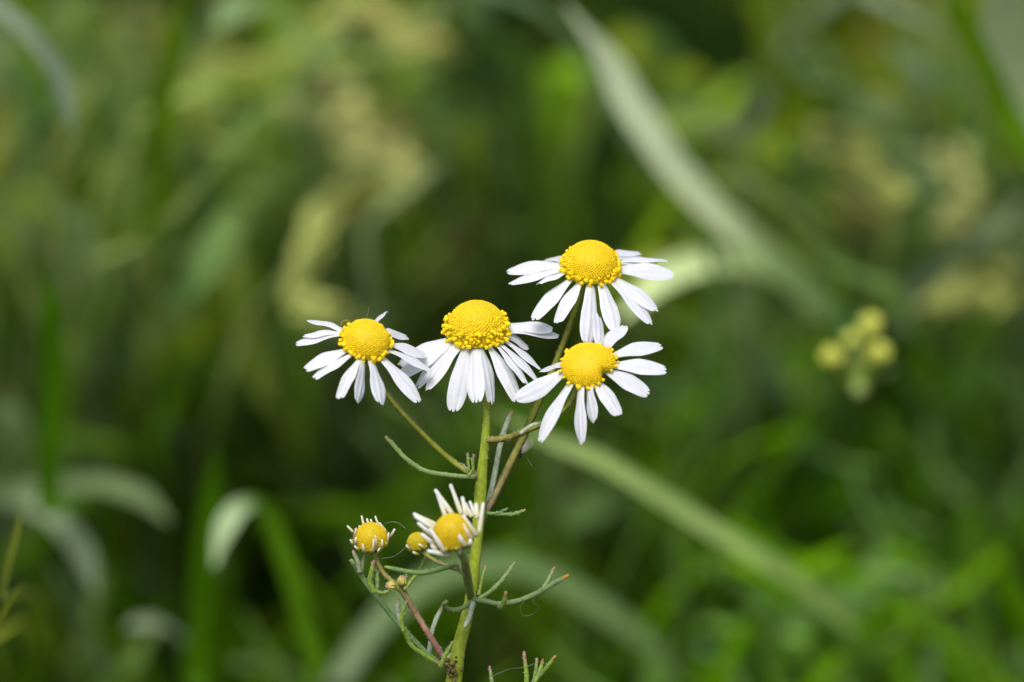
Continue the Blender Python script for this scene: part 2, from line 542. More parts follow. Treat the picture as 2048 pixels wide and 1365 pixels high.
# bare, deeply shaded gaps in the sward
GAPS = []
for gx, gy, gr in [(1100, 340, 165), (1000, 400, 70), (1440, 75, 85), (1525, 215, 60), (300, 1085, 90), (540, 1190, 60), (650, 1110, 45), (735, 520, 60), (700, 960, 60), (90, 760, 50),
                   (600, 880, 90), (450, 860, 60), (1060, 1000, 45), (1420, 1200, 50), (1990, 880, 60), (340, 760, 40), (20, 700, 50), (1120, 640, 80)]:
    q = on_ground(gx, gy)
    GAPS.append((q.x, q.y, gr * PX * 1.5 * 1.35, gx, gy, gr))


def in_gap(x, y, k=1.0):
    # seen at a slant, a gap is longer away from the viewer than it is wide
    return any(((x - a) / c) ** 2 + ((y - b + .06) / (c * 2.4 + .08)) ** 2 < k for a, b, c, *_ in GAPS)


def px_gap(x, y):
    return any((x - a) ** 2 + (y - b) ** 2 < (r_ * .95) ** 2 for *_, a, b, r_ in GAPS)


# more leaves of the sward: taller and fresher to the right, sparser to the lower left
def sward(n, x0, x1, y0, y1, d0, d1, cols, wmin, wmax):
    for _ in range(n):
        x, y = random.uniform(x0, x1), random.uniform(y0, y1)
        if px_gap(x, y): continue
        a = random.gauss(0, .75)
        l = random.uniform(70, 170)
        b = random.uniform(-.6, .6)
        p = [(x, y), (x + math.sin(a) * l, y + math.cos(a) * l), (x + math.sin(a) * l + math.sin(a + b) * l, y + math.cos(a) * l + math.cos(a + b) * l)]
        hh = random.uniform(d0, d1)                      # how high the leaf stands here
        dr = P(x, y, 1.0) - CAM
        if any(px_gap(q[0] + (w_[0] - q[0]) * f_, q[1] + (w_[1] - q[1]) * f_) for q, w_ in ((p[0], p[1]), (p[1], p[2])) for f_ in (.35, .7, 1)): continue
        D = (CAM.z - hh) / -dr.z
        c = random.choice(cols)
        k = random.uniform(.85, 1.15)
        traced(gm, p, random.uniform(wmin, wmax), D, D + .02, tuple(q * k for q in c), None, 1)


random.seed(3)
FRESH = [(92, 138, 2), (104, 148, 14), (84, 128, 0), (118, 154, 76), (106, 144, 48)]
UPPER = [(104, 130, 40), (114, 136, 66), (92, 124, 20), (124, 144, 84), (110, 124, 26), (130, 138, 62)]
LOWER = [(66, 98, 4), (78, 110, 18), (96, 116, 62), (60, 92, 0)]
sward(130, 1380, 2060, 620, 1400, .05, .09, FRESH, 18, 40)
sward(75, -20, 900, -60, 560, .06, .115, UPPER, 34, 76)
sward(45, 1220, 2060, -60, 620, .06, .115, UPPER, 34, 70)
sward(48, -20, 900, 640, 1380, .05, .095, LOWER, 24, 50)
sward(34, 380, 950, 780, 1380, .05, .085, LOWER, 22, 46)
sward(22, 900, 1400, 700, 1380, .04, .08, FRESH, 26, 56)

def streaks(n, x0, x1, y0, y1, h0, h1, ang, sa, cols, wmin, wmax):
    for _ in range(n):
        x, y = random.uniform(x0, x1), random.uniform(y0, y1)
        if px_gap(x, y): continue
        a = R(random.gauss(ang, sa))
        l = random.uniform(90, 230)
        c_ = random.gauss(0, .25)
        p = [(x + math.sin(a + c_ * q) * l * q, y + math.cos(a + c_ * q) * l * q) for q in (0, .5, 1)]
        if any(px_gap(*q) for q in p): continue
        dr = P(x, y, 1.0) - CAM
        D = (CAM.z - random.uniform(h0, h1)) / -dr.z
        c = random.choice(cols)
        k = random.uniform(.85, 1.15)
        traced(gm, p, random.uniform(wmin, wmax), D, D + .02, tuple(q * k for q in c), None, 1)


random.seed(4)
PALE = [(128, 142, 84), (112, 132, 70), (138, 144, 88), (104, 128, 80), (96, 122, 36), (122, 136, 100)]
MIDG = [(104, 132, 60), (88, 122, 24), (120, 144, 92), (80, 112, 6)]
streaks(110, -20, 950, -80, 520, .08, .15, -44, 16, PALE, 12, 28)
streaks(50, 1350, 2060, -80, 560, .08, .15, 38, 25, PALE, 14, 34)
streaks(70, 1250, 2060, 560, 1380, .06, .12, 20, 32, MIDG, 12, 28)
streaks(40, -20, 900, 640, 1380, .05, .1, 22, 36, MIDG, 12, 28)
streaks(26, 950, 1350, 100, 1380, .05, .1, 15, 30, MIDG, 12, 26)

# low meadow grass everywhere, short where it would not be seen above the deep gaps
PAL = [(.095, .16, .002), (.12, .19, .004), (.085, .145, .003), (.15, .20, .02), (.18, .22, .04), (.17, .17, .012), (.10, .17, .0)]


def low_grass(n, x0, x1, y0, y1, hmin, hmax, wmin, wmax, clumps):
    for _ in range(n):
        x = random.uniform(x0, x1); y = random.uniform(y0, y1)
        if x * x + y * y < .03 ** 2: continue
        cl = math.sin(x * 31 + 2 * math.sin(y * 17)) * math.cos(y * 27 + 1.5 * math.sin(x * 21))
        if clumps and cl < -.25 and random.random() < .75: continue
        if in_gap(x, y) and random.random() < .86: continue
        h = random.uniform(hmin, hmax) * (1 + .35 * cl)
        b = Vector((x, y, -.006))
        a = random.uniform(0, 2 * math.pi)
        ben = random.uniform(.15, 1.1)
        d = Vector((math.cos(a), math.sin(a), 0))
        # stay below the sight lines that pass over the low grass
        D = (b - CAM).dot(FWD)
        if .9 < D < 1.34:
            hb = CAM.z - D * math.sin(R(PITCH + 2.6)) / math.cos(R(2.6)) * 1.0
            h = min(h, max(.02, hb * .8))
        pts = [b, b + Vector((0, 0, h * .55)) + d * h * .12 * ben, b + Vector((0, 0, h * .95)) + d * h * .45 * ben,
               b + Vector((0, 0, h * (1.05 - .35 * ben))) + d * h * (.75 * ben + .1)]
        sp = spline([tuple(p) for p in pts], 2)
        m = len(sp)
        hw = random.uniform(wmin, wmax)
        half = [hw * (.6 + .4 * min(1, i / 2)) * (1 if i < m - 3 else (m - 1 - i) / 3 + .05) for i in range(m)]
        c = random.choice(PAL)
        k = random.uniform(.85, 1.4)
        c = tuple(q * k for q in c)
        side = Vector((-d.y, d.x, 0))
        V, C, F = [], [], []
        for i in range(m):
            p = Vector(sp[i])
            V += [p - side * half[i], p + side * half[i]]
            C += [c, c]
        for i in range(m - 1):
            F.append((2 * i, 2 * i + 1, 2 * i + 3, 2 * i + 2))
        gm.add(V, F, C)


random.seed(5)
low_grass(4200, -.5, .5, .02, 1.1, .02, .06, .0013, .0032, True)
low_grass(9000, -2.2, 2.2, -.75, 3.2, .05, .13, .0015, .004, True)
tag(gm.build('grass', M_meadow), 'dense soft-focus meadow grass growing behind the flowers', 'grass', kind='stuff')


# grass seed heads, straw coloured
def seed_head(lab, pts, D, col, spread, n):
    D += .035
    w = [P(x, y, D) for x, y in pts]
    p0 = w[0]
    foot = root_of(p0, (random.uniform(-.3, .3), .9))
    base = foot[-1]
    root = empty('grass_seed_head', base)
    tag(root, lab, 'seed head', 'straw-coloured grass seed heads in the background')
    c = tuple(lin(col))
    st = MB()
    path = spline([tuple(base), tuple(foot[0])] + [tuple(q) for q in w], 6)
    tube(st, path, [.0007] * len(path), [(.16, .19, .05)] * len(path), 6)
    st.build('stalk', M_straw, root)
    mb = MB()
    sp = spline([tuple(q) for q in w], 12)
    nc = 5 + n // 28
    clumps = [(random.random(), random.gauss(0, .8), random.gauss(0, .8), random.uniform(.5, 1.0)) for _ in range(nc)]
    for _ in range(int(n * .62)):
        ct, ox, oy, cs_ = random.choice(clumps)
        u_ = min(.999, max(0, random.gauss(ct, .07))) * (len(sp) - 1)
        i = int(u_)
        p = Vector(sp[i]).lerp(Vector(sp[i + 1]), u_ - i)
        off = (RGT * ox + UP * oy) * spread * PX * .8
        t = (Vector(sp[i + 1]) - Vector(sp[i])).normalized()
        d = Vector((random.gauss(0, 1), random.gauss(0, 1), random.gauss(0, 1))).normalized()
        q = p + off + d * spread * PX * .75 * random.random() ** .5
        ax = (t * 1.2 + d * .8).normalized()
        k = random.uniform(.75, 1.2)
        blob(mb, q, random.uniform(.0007, .0011), tuple(x * k for x in c), ICO1, ax, 2.6)
        # the fine stalklet that carries the spikelet
        s = d.cross(t).normalized() * .00012
        mb.add([p - s, p + s, q + s, q - s], [(0, 1, 2, 3)], c)
    mb.build('panicle', M_straw, root)


random.seed(6)
seed_head('straw-coloured seed head hanging near the top, left of centre', [(690, 30), (760, 55), (830, 85), (920, 118)], 1.3, (200, 196, 112), 40, 190)
seed_head('bright straw seed head curving down left of centre above the left flower', [(600, 190), (665, 205), (725, 240), (770, 300), (785, 370)], 1.28, (184, 186, 112), 56, 280)
seed_head('brownish seed head below the bright straw one, left of centre', [(800, 260), (770, 330), (720, 390), (690, 440)], 1.31, (176, 166, 92), 46, 180)
seed_head('thin pale yellow seed head standing just above the left flower', [(700, 645), (640, 620), (590, 580), (605, 520), (628, 440)], 1.24, (170, 178, 98), 28, 220)
seed_head('yellow seed head arching in the upper right quarter', [(1640, 285), (1690, 305), (1745, 345), (1795, 405)], 1.25, (176, 182, 98), 32, 210)
seed_head('curved tan seed head near the right edge in the upper right quarter', [(1890, 290), (1925, 340), (1930, 400), (1890, 450)], 1.25, (168, 172, 104), 34, 150)
seed_head('short yellowish seed head at the right edge above the middle', [(2040, 560), (1985, 570), (1930, 590), (1880, 625)], 1.25, (158, 164, 86), 28, 130)
seed_head('small brown seed head right of the whitish blade', [(1540, 430), (1575, 450), (1610, 470)], 1.33, (142, 120, 72), 36, 70)
seed_head('olive seed head between the two arching ones in the upper right quarter', [(1700, 400), (1745, 430), (1790, 430)], 1.27, (140, 140, 66), 44, 90)
seed_head('dull tan seed head in the middle behind the left and topmost flowers', [(840, 580), (890, 530), (930, 480)], 1.36, (138, 124, 66), 50, 90)
seed_head('faint olive seed head near the top left corner', [(230, 60), (290, 90), (320, 140)], 1.36, (132, 130, 70), 46, 90)

random.seed(7)
# plant with yellow buds behind on the right
yb = empty('yellow_bud_plant', (P(1720, 800, 1.175).x + .012, P(1720, 800, 1.175).y + .2, 0))
tag(yb, 'small plant with a cluster of yellow buds behind the flowers on the right', 'plant')
st = MB()
b0 = ORI[yb.name]
hub = P(1718, 760, 1.175)
path = spline([tuple(b0), tuple(b0.lerp(hub, .5) + Vector((.004, .01, 0))), tuple(hub)], 8)
tube(st, path, [.0009] * len(path), [(.09, .14, .008)] * len(path), 8)
BUDS = [(1665, 715, 1.172, 23), (1705, 683, 1.18, 20), (1741, 652, 1.175, 23), (1758, 708, 1.17, 23), (1718, 781, 1.165, 16)]
for x, y, D, r in BUDS:
    q = P(x, y, D)
    pp = spline([tuple(hub), tuple(hub.lerp(q, .5) + Vector((0, 0, -.002))), tuple(q)], 5)
    tube(st, pp, [.0007] * len(pp), [(.12, .17, .015)] * len(pp), 6)
st.build('stem', M_stem, yb)
for x, y, D, r in BUDS:
    q = P(x, y, D)
    mb = MB()
    ax = (q - hub).normalized() if y < 770 else Vector((0, 0, 1))
    yc = (.54, .56, .08) if y < 770 else (.28, .34, .1)
    blob(mb, q, r * PX * 1.05, yc, ICO2, ax, 1.2, .05)
    for k in range(16):                       # packed petal tips
        d = Vector((random.gauss(0, 1), random.gauss(0, 1), random.gauss(0, 1))).normalized()
        d = (d + ax).normalized()
        blob(mb, q + d * r * PX * 1.0, r * PX * .32, tuple(u * random.uniform(.85, 1.15) for u in yc), ICO1)
    blob(mb, q - ax * r * PX * .55, r * PX * .85, (.1, .16, .02), ICO2)
    mb.build('bud', M_floret, yb)

random.seed(8)
# ------------------------------------------------------------------ the camomile plant
ROOT = Vector((P(880, 1400, 1.0).x - .004, P(880, 1400, 1.0).y + .02, -.003))
plant = empty('camomile_plant', ROOT)
tag(plant, 'camomile plant with four open white and yellow flower heads, in sharp focus', 'plant')


def Z(mm):
    return 1.0 + mm / 1000.0


def pix_path(pts, per=6):
    """pts: (px, py, depth mm, width px) -> world points, radii"""
    a = spline(pts, per)
    return [P(x, y, Z(z)) for x, y, z, w in a], [max(.3, w) * PX * .5 for x, y, z, w in a]


YG = (.19, .25, .012)
OL = (.22, .26, .02)
BR = (.15, .085, .022)
PK = (.33, .17, .12)


def grad(n, *cs):
    out = []
    for i in range(n):
        t = i / max(1, n - 1) * (len(cs) - 1)
        k = min(int(t), len(cs) - 2)
        f = t - k
        out.append(tuple(a * (1 - f) + b * f for a, b in zip(cs[k], cs[k + 1])))
    return out


# main stem, from the ground up to the middle flower head
pts = [(905, 1395, 0, 31), (910, 1345, 0, 31), (919, 1290, 0, 27), (932, 1240, 0, 24), (943, 1185, 0, 22), (951, 1110, 0, 22), (957, 1040, 0, 23),
       (961, 985, 0, 24), (966, 925, 0, 19), (971, 875, 0, 17), (973, 830, 0, 14), (970, 780, 1, 13), (962, 730, 2, 13), (955, 695, 2, 16)]
wp, rd = pix_path(pts)
low = spline([tuple(ROOT), tuple(ROOT.lerp(wp[0], .5) + Vector((-.003, .003, 0))), tuple(wp[0])], 8)[:-1]
wp = [Vector(q) for q in low] + wp
rd = list(np.linspace(rd[0] * 1.2, rd[0], len(low))) + rd
mb = MB()
tube(mb, wp, rd, grad(len(wp), (.2, .25, .015), (.24, .3, .012), (.19, .26, .012)), 14, .05, ((2, 6, 11), (.30, .36, .03)), 1, .02)
hairs(mb, wp[6:], rd[6:], (.42, .47, .24), 420, .00026)
mb.build('stem', M_stem, plant)


def stalk(pts, cols, stripe=True, nh=160, name='flower_stalk', label=None):
    w, r = pix_path(pts)
    mb = MB()
    tube(mb, w, r, grad(len(w), *cols), 12, .05, ((2, 9), BR) if stripe else None, 1, .02)
    hairs(mb, w, r, (.42, .38, .22), int(nh * 1.2), .00026)
    o = mb.build(name, M_stem, plant)
    if label: o['label'] = label
    return o


stalk([(955, 955, 0, 15), (938, 946, -1, 13), (905, 923, -1, 12), (865, 888, -2, 11), (825, 847, -3, 10), (785, 803, -3, 10), (757, 765, -3, 9), (742, 735, -2, 9), (735, 712, -2, 12)], [(.24, .24, .05), OL, (.17, .18, .015), OL])
stalk([(958, 1060, 1, 10), (972, 1025, 2, 13), (994, 983, 3, 15), (1022, 925, 4, 16), (1052, 862, 5, 15), (1082, 793, 6, 14), (1110, 730, 6, 13), (1140, 652, 6, 12), (1160, 596, 5, 10), (1174, 560, 5, 12)], [(.26, .2, .12), (.2, .17, .05), OL, (.17, .19, .015), (.18, .22, .015)])
stalk([(972, 880, 0, 12), (990, 880, -1, 13), (1022, 874, -2, 13), (1055, 861, -3, 12), (1088, 846, -3, 11), (1122, 825, -2, 10), (1145, 800, -2, 10), (1160, 765, -2, 12)], [(.22, .22, .05), (.17, .15, .02), OL, OL])
stalk([(942, 1198, 0, 14), (937, 1168, -5, 17), (932, 1140, -10, 16), (929, 1122, -13, 14), (920, 1103, -14, 15)], [(.2, .25, .03), (.24, .26, .08), (.2, .22, .05)], False, 70)
stalk([(932, 1146, -9, 8), (905, 1137, -8, 7), (880, 1127, -7, 7), (858, 1114, -6, 7), (842, 1100, -5, 10)], [(.32, .2, .1), (.22, .2, .04), (.22, .26, .02)], False, 50)
stalk([(897, 1335, 0, 12), (880, 1305, -1, 12), (855, 1265, -2, 12), (832, 1228, -2, 12), (810, 1190, -3, 13), (797, 1172, -3, 15)], [(.3, .14, .1), PK, (.3, .2, .1), (.22, .23, .04)], False, 120, 'flower_stalk', 'pinkish side stalk')
stalk([(797, 1174, -3, 10), (780, 1160, -3, 9), (766, 1146, -3, 9), (754, 1122, -3, 9), (744, 1098, -3, 12)], [(.24, .24, .05), (.25, .22, .05), (.2, .24, .015)], False, 70)


def needle(mb, pts, w, z0=0, z1=None, col=None, tipc=None):
    z1 = z0 if z1 is None else z1
    n = len(pts)
    p4 = [(x, y, z0 + (z1 - z0) * i / (n - 1), w * 1.1) for i, (x, y) in enumerate(pts)]
    wl, r = pix_path(p4, 6)
    m = len(wl)
    r = [q * (1.0 if i < m - 4 else (.55 + .45 * (m - 1 - i) / 4)) for i, q in enumerate(r)]
    c = col or random.choice([(.13, .2, .07), (.16, .22, .1), (.12, .18, .05)])
    tc = tipc or random.choice([(.3, .22, .08), (.3, .16, .1), (.2, .24, .1)])
    cols = [c if i < m - 3 else tuple(a * .5 + b * .5 for a, b in zip(c, tc)) if i == m - 3 else tc for i in range(m)]
    tube(mb, wl, r, cols, 8, .06, None, .75, .05)
    hairs(mb, wl, r, (.4, .45, .33), 14 + int(m * .8), .00022)


def leaf(needles):
    mb = MB()
    for nd in needles: needle(mb, *nd)
    return mb.build('leaf', M_leaf, plant)


GG = (.20, .28, .085)      # grey-green
PG = (.36, .42, .28)        # dusty pale leaf
LG = (.21, .31, .035)
leaf([([(950, 955), (900, 951), (850, 942), (812, 918), (786, 890), (771, 874)], 9, -2, -4, GG, (.3, .24, .07)),
      ([(938, 944), (936, 922), (935, 906)], 5, -3, -3, LG), ([(936, 953), (946, 940), (945, 922), (948, 909)], 6, -4, -5, LG),
      ([(936, 940), (922, 927)], 4, -3, -3, (.35, .32, .2))])
leaf([([(966, 1036), (978, 1000), (990, 945), (1000, 892), (1012, 852), (1025, 823)], 11, 3, 2, PG, (.34, .26, .12)), ([(1040, 868), (1062, 852), (1083, 846)], 7, -5, -5, PG)])
leaf([([(966, 1026), (1000, 1029), (1030, 1028), (1051, 1020)], 7, 1, 0, (.15, .27, .06)), ([(985, 1028), (1000, 1025), (1015, 1017)], 5, 0, -1, (.15, .25, .06))])
leaf([([(944, 1200), (970, 1203), (998, 1208), (1036, 1202), (1073, 1187), (1106, 1168), (1137, 1151)], 10, -2, -5, (.15, .22, .08), (.4, .2, .02)),
      ([(958, 1198), (978, 1185), (998, 1167), (1015, 1147), (1030, 1125)], 8, -2, -1, GG), ([(957, 1192), (962, 1165), (971, 1131)], 7, 0, 1, LG),
      ([(1083, 1182), (1096, 1162), (1110, 1134)], 7, -4, -3, GG), ([(1000, 1216), (1008, 1206), (1012, 1184)], 10, -5, -7, LG),
      ([(945, 1203), (930, 1214), (912, 1220), (895, 1218), (887, 1209), (895, 1203)], 9, -2, -7, GG),
      ([(946, 1205), (942, 1222), (936, 1240), (929, 1254)], 9, -3, -7, PG, PG)])
leaf([([(884, 1332), (853, 1306), (816, 1268), (787, 1236), (762, 1205), (743, 1182), (719, 1147), (710, 1132), (702, 1120)], 10, -1, -4, (.13, .22, .07), (.26, .28, .08)),
      ([(719, 1146), (716, 1126), (706, 1102)], 9, -4, -4, (.2, .25, .13), (.4, .28, .18)), ([(722, 1150), (725, 1128), (730, 1109)], 8, -3, -3, GG),
      ([(749, 1186), (741, 1168), (742, 1150), (748, 1122)], 10, -5, -6, LG), ([(755, 1180), (755, 1152), (757, 1120)], 8, -2, -2, GG),
      ([(744, 1178), (756, 1184), (770, 1186), (780, 1178)], 6, -5, -5, (.2, .27, .02)), ([(798, 1246), (796, 1222), (797, 1196)], 9, -1, 0, PG),
      ([(808, 1265), (803, 1240), (806, 1222), (814, 1202)], 8, -5, -6, LG), ([(806, 1258), (822, 1290), (845, 1308), (880, 1330)], 9, -4, -2, LG),
      ([(858, 1310), (863, 1268), (872, 1240), (885, 1213)], 9, 1, 2, PG), ([(881, 1336), (890, 1312), (907, 1283)], 9, -4, -5, LG), ([(888, 1328), (896, 1315), (908, 1306)], 7, 0, 0, PG)])
leaf([([(912, 1130), (877, 1140), (842, 1146), (806, 1142), (770, 1134)], 9, -9, -10, (.14, .24, .06), (.26, .34, .08)), ([(928, 1150), (918, 1142), (914, 1128)], 6, -11, -12, LG)])
leaf([([(808, 1180), (818, 1168), (832, 1150), (842, 1135), (852, 1112)], 7, -4, -3, (.2, .28, .03)), ([(812, 1160), (814, 1148), (818, 1142)], 4, -2, -2, LG)])
# leaf below, cut by the lower edge of the picture
leaf([([(930, 1500), (990, 1450), (1040, 1420), (1068, 1368), (1090, 1340), (1111, 1312)], 8, 0, -3, LG, (.36, .2, .06)), ([(1000, 1440), (986, 1375), (979, 1333)], 8, -3, -3, GG, (.32, .2, .14)),
      ([(1040, 1420), (1053, 1365), (1048, 1304)], 9, -3, -4, LG, (.36, .2, .14)), ([(1062, 1380), (1070, 1355), (1074, 1317)], 8, -2, -2, GG), ([(1070, 1365), (1080, 1342), (1086, 1319)], 7, -4, -4, LG)])
# leaves and stubs further down the stem
leaf([([(903, 1420), (860, 1440), (800, 1450), (740, 1480)], 10, 0, -4, GG), ([(830, 1447), (800, 1420), (770, 1410)], 8, -1, -1, GG), ([(870, 1436), (850, 1470), (810, 1500)], 8, -1, -3, LG)])

# brown swollen node at the foot of the side stalk
mb = MB()
for k in range(26):
    a = random.gauss(0, 1); b_ = random.gauss(0, 1)
    blob(mb, P(905 + a * 6, 1337 + b_ * 9, Z(-1.0 + random.uniform(-.4, .2))), random.uniform(2.5, 5.5) * PX, random.choice([(.10, .08, .02), (.13, .10, .025), (.18, .17, .03), (.08, .06, .015)]), ICO2, None, 1, .15)
mb.build('brown_node', M_stem, plant)

WHITE = (.79, .80, .84)


def petal_mesh(b, tip, n, a, wreal, wapp, bend=.05, curve=0.0, notch=None, seed=0):
    """b, tip in camera space (m); n flower axis; a outward direction of the petal"""
    rnd = random.Random(seed)
    L = tip - b
    ln = L.length
    d = L / ln
    u = d.cross(Vector((0, 0, 1)))
    if u.length < 1e-6: u = Vector((1, 0, 0))
    u.normalize()
    v = u.cross(d)
    if v.z < 0: v = -v
    roll = math.acos(max(.0, min(1.0, wapp / wreal)))
    natural = (n * .85 + a * .5).normalized()
    best = None
    for s in (1, -1):
        wv = u * math.cos(roll) + v * math.sin(roll) * s
        nn = wv.cross(d)
        for q in (1, -1):
            sc = (nn * q).dot(natural)
            if best is None or sc > best[0]: best = (sc, wv, nn * q)
    _, wv, nn = best
    nt, ns = 18, 13
    no = notch if notch is not None else rnd.uniform(.035, .085)
    lobes = [rnd.uniform(-.02, .02) for _ in range(3)]
    ph = rnd.uniform(-.3, .3)
    tw = rnd.uniform(-.16, .16)
    V, F = [], []
    for j in range(nt):
        t0 = (j / (nt - 1)) ** .9
        w = .36 + .64 * min(1, t0 / .5) ** .8 if t0 < .5 else 1.0
        if t0 > .66: w *= math.sqrt(max(0.0, 1 - ((t0 - .66) / .345) ** 2 * .66))
        for i in range(ns):
            s = -1 + 2 * i / (ns - 1)
            end = 1 - .05 * abs(s) ** 2 - no * math.exp(-((abs(s) - .36) / .11) ** 2) + lobes[min(2, int((s + 1) * 1.5))]
            t = t0 * (1 + (end - 1) * t0 ** 4)
            x = s * w * wreal / 2
            groove = -.055 * math.exp(-((abs(s - ph * .2) - .36) / .16) ** 2) * min(1, t0 * 3)
            arch = -.10 * s * s
            h = (groove + arch) * wreal + bend * ln * 4 * t * (1 - t) + .0001 * math.sin(t * 9 + seed) * s
            tws = tw * t
            pos = b + d * (ln * t) + wv * (x * math.cos(tws)) + nn * (h + x * math.sin(tws)) + wv * (curve * ln * 4 * t * (1 - t))
            V.append(pos)
    for j in range(nt - 1):
        for i in range(ns - 1):
            q = (j * ns + i, j * ns + i + 1, (j + 1) * ns + i + 1, (j + 1) * ns + i)
            F.append(q)
    # colour: faintly greenish cream at the very base
    C = []
    for j in range(nt):
        t0 = j / (nt - 1)
        k = max(0, 1 - t0 / .16)
        C += [tuple(a1 * (1 - k * .5) + b1 * k * .5 for a1, b1 in zip(WHITE, (.62, .66, .35)))] * ns
    return V, F, C


def head_frame(cx, cy, z, elev, lean):
    c = Vector(((cx - 1024) * PX * Z(z), (682.5 - cy) * PX * Z(z), -z / 1000.0))
    e = R(elev)
    n = Vector((math.sin(R(lean)) * math.cos(e), math.cos(R(lean)) * math.cos(e), math.sin(e)))
    ax = n.cross(Vector((0, 0, 1))).normalized() if abs(n.z) < .99 else Vector((1, 0, 0))
    ay = n.cross(ax)
    return c, n, ax, ay


def C2W(v):
    """camera space (m, origin in the plane of focus) to world"""
    return CAM + FWD * (1.0 - v.z) + RGT * v.x + UP * v.y


YB = (.80, .56, .005)
YO = (.90, .63, .007)
YD = (.60, .44, .006)


def flower(cx, cy, z, r_px, h_px, elev, lean, petals, ref=20, nbud=900, openfrac=.3, shape=None, plab=None, bud_r=1.0, wreal=2.45, tint=(1, 1, 1)):
    c, n, ax, ay = head_frame(cx, cy, z, elev, lean)
    r, h = r_px * PX, h_px * PX
    o3 = C2W(c)

    def dome(u, ph, off=0.0):
        """u = 0 rim .. 1 top (by height), returns point and normal in camera space"""
        th = u * math.pi / 2
        k = shape(ph, u) if shape else 1.0
        rr = r * math.cos(th) ** .85 * k
        p = c + (ax * math.cos(ph) + ay * math.sin(ph)) * rr + n * (h * math.sin(th))
        nr = ((ax * math.cos(ph) + ay * math.sin(ph)) * (math.cos(th) * h) + n * (r * math.sin(th))).normalized()
        return p + nr * off, nr
    # green cup of bracts below the disc: the part itself
    mb = MB()
    NB = 26
    V, F, C = [], [], []
    rings = [(.95, .02), (.9, -.12), (.7, -.28), (.35, -.4), (.15, -.46)]
    for a_, b_ in rings:
        for k in range(NB):
            ph = 2 * math.pi * k / NB
            kk = shape(ph, 0) if shape else 1
            rr = r * a_ * kk * (1 + .04 * (k % 2))
            V.append(C2W(c + (ax * math.cos(ph) + ay * math.sin(ph)) * rr + n * (r * b_)))
            C.append((.13, .19, .03) if k % 2 else (.2, .24, .06))
    for j in range(len(rings) - 1):
        for k in range(NB):
            k2 = (k + 1) % NB
            F.append((j * NB + k, j * NB + k2, (j + 1) * NB + k2, (j + 1) * NB + k))
    F.append(tuple(range((len(rings) - 1) * NB, len(rings) * NB)))
    mb.add(V, F, C)
    head = mb.build('flower_head', M_stem, plant, o3)
    if plab: head['label'] = plab
    # disc: a dome with its florets
    mb = MB()
    V, F, C = [], [], []
    nu, nv = 14, 40
    for j in range(nu + 1):
        for k in range(nv):
            p, _ = dome(j / nu * .995, 2 * math.pi * k / nv)
            V.append(C2W(p)); C.append(tuple(u_ * v_ for u_, v_ in zip(YD, tint)))
    for j in range(nu):
        for k in range(nv):
            k2 = (k + 1) % nv
            F.append((j * nv + k, j * nv + k2, (j + 1) * nv + k2, (j + 1) * nv + k))
    F.append(tuple(nu * nv + k for k in range(nv)))
    mb.add(V, F, C)
    GA = math.pi * (3 - math.sqrt(5))
    sp = math.sqrt(2 * math.pi * r * (.5 * r + .5 * h) / nbud)
    for k in range(nbud):
        t = (k + .5) / nbud                      # 0 top .. 1 rim
        u = math.asin(1 - t) / (math.pi / 2)
        p, nr = dome(min(1, max(0, u + random.gauss(0, .004 + .02 * (t > 1 - openfrac)))), k * GA + random.gauss(0, .012 + .05 * (t > 1 - openfrac)))
        size = .56 * sp * bud_r * (.55 + .45 * min(1, t * 3.5)) * random.uniform(.9, 1.1)
        if shape and shape(k * GA, u) < .72: continue
        if t > 1 - openfrac and random.random() < .42:
            size *= random.uniform(1.1, 1.5)
            q = p + nr * size * random.uniform(.4, 1.9)
            col = tuple(x * random.uniform(.9, 1.08) for x in YO)
            wq = C2W(q)
            blob(mb, wq, size * 1.02, col, ICO2, cam2world(nr), 1.25)
            e1 = nr.cross(Vector((.3, .5, .8))).normalized(); e2 = nr.cross(e1)
            a0 = random.random() * 6
            for m_ in range(4):                  # spreading lobes of an open floret
                an = a0 + m_ * math.pi / 2
                blob(mb, C2W(q + nr * size * .75 + (e1 * math.cos(an) + e2 * math.sin(an)) * size * .7), size * .42, col, ICO1)
        else:
            kk = random.uniform(.88, 1.08)
            g_ = .42 * max(0, min(1, (t - 1 + openfrac) * 6)) if openfrac > 0 else 0
            col = tuple(x * kk * (1 - g_ * f_) for x, f_ in zip(tuple(u_ * v_ for u_, v_ in zip(YB, tint)), (.8, .6, 0)))
            blob(mb, C2W(p - nr * size * (.18 + .25 * max(0, 1 - t * 3))), size, col, ICO2 if size > .00018 else ICO1, cam2world(nr), 1.15)
    mb.build('disc', M_floret, head, o3)
    # petals
    for i, pt in enumerate(petals):
        bx, by, tx, ty, w = pt[:5]
        opt = pt[5] if len(pt) > 5 else {}
        b = Vector(((bx - 1024) * PX * Z(z), (682.5 - by) * PX * Z(z), 0))
        dx, dy = b.x - c.x, b.y - c.y
        zz = -(n.x * dx + n.y * dy) / n.z
        zz = max(-r * .97, min(r * .97, zz))
        b.z = c.z + zz
        a = (b - c)
        a = (a - n * a.dot(n)).normalized()
        b = b - a * (.10 * r)                                  # tucked under the florets
        rf = R(opt.get('ref', ref))
        dn = a * math.cos(rf) - n * math.sin(rf)
        t2 = Vector(((tx - 1024) * PX * Z(z), (682.5 - ty) * PX * Z(z), 0))
        pl = math.hypot(t2.x - b.x, t2.y - b.y)
        if 'dz' in opt:
            dz = opt['dz'] / 1000
        else:
            Ln = max(.0075, pl)
            dz = max(-.0045, min(.0035, dn.z * Ln * .9))
            if pl < .0045: dz = math.copysign(min(abs(dz) + .002, .006), dn.z)
        t2.z = b.z + dz
        wr = opt.get('wr', max(wreal * .95, 0)) / 1000
        wa = w * PX * .95
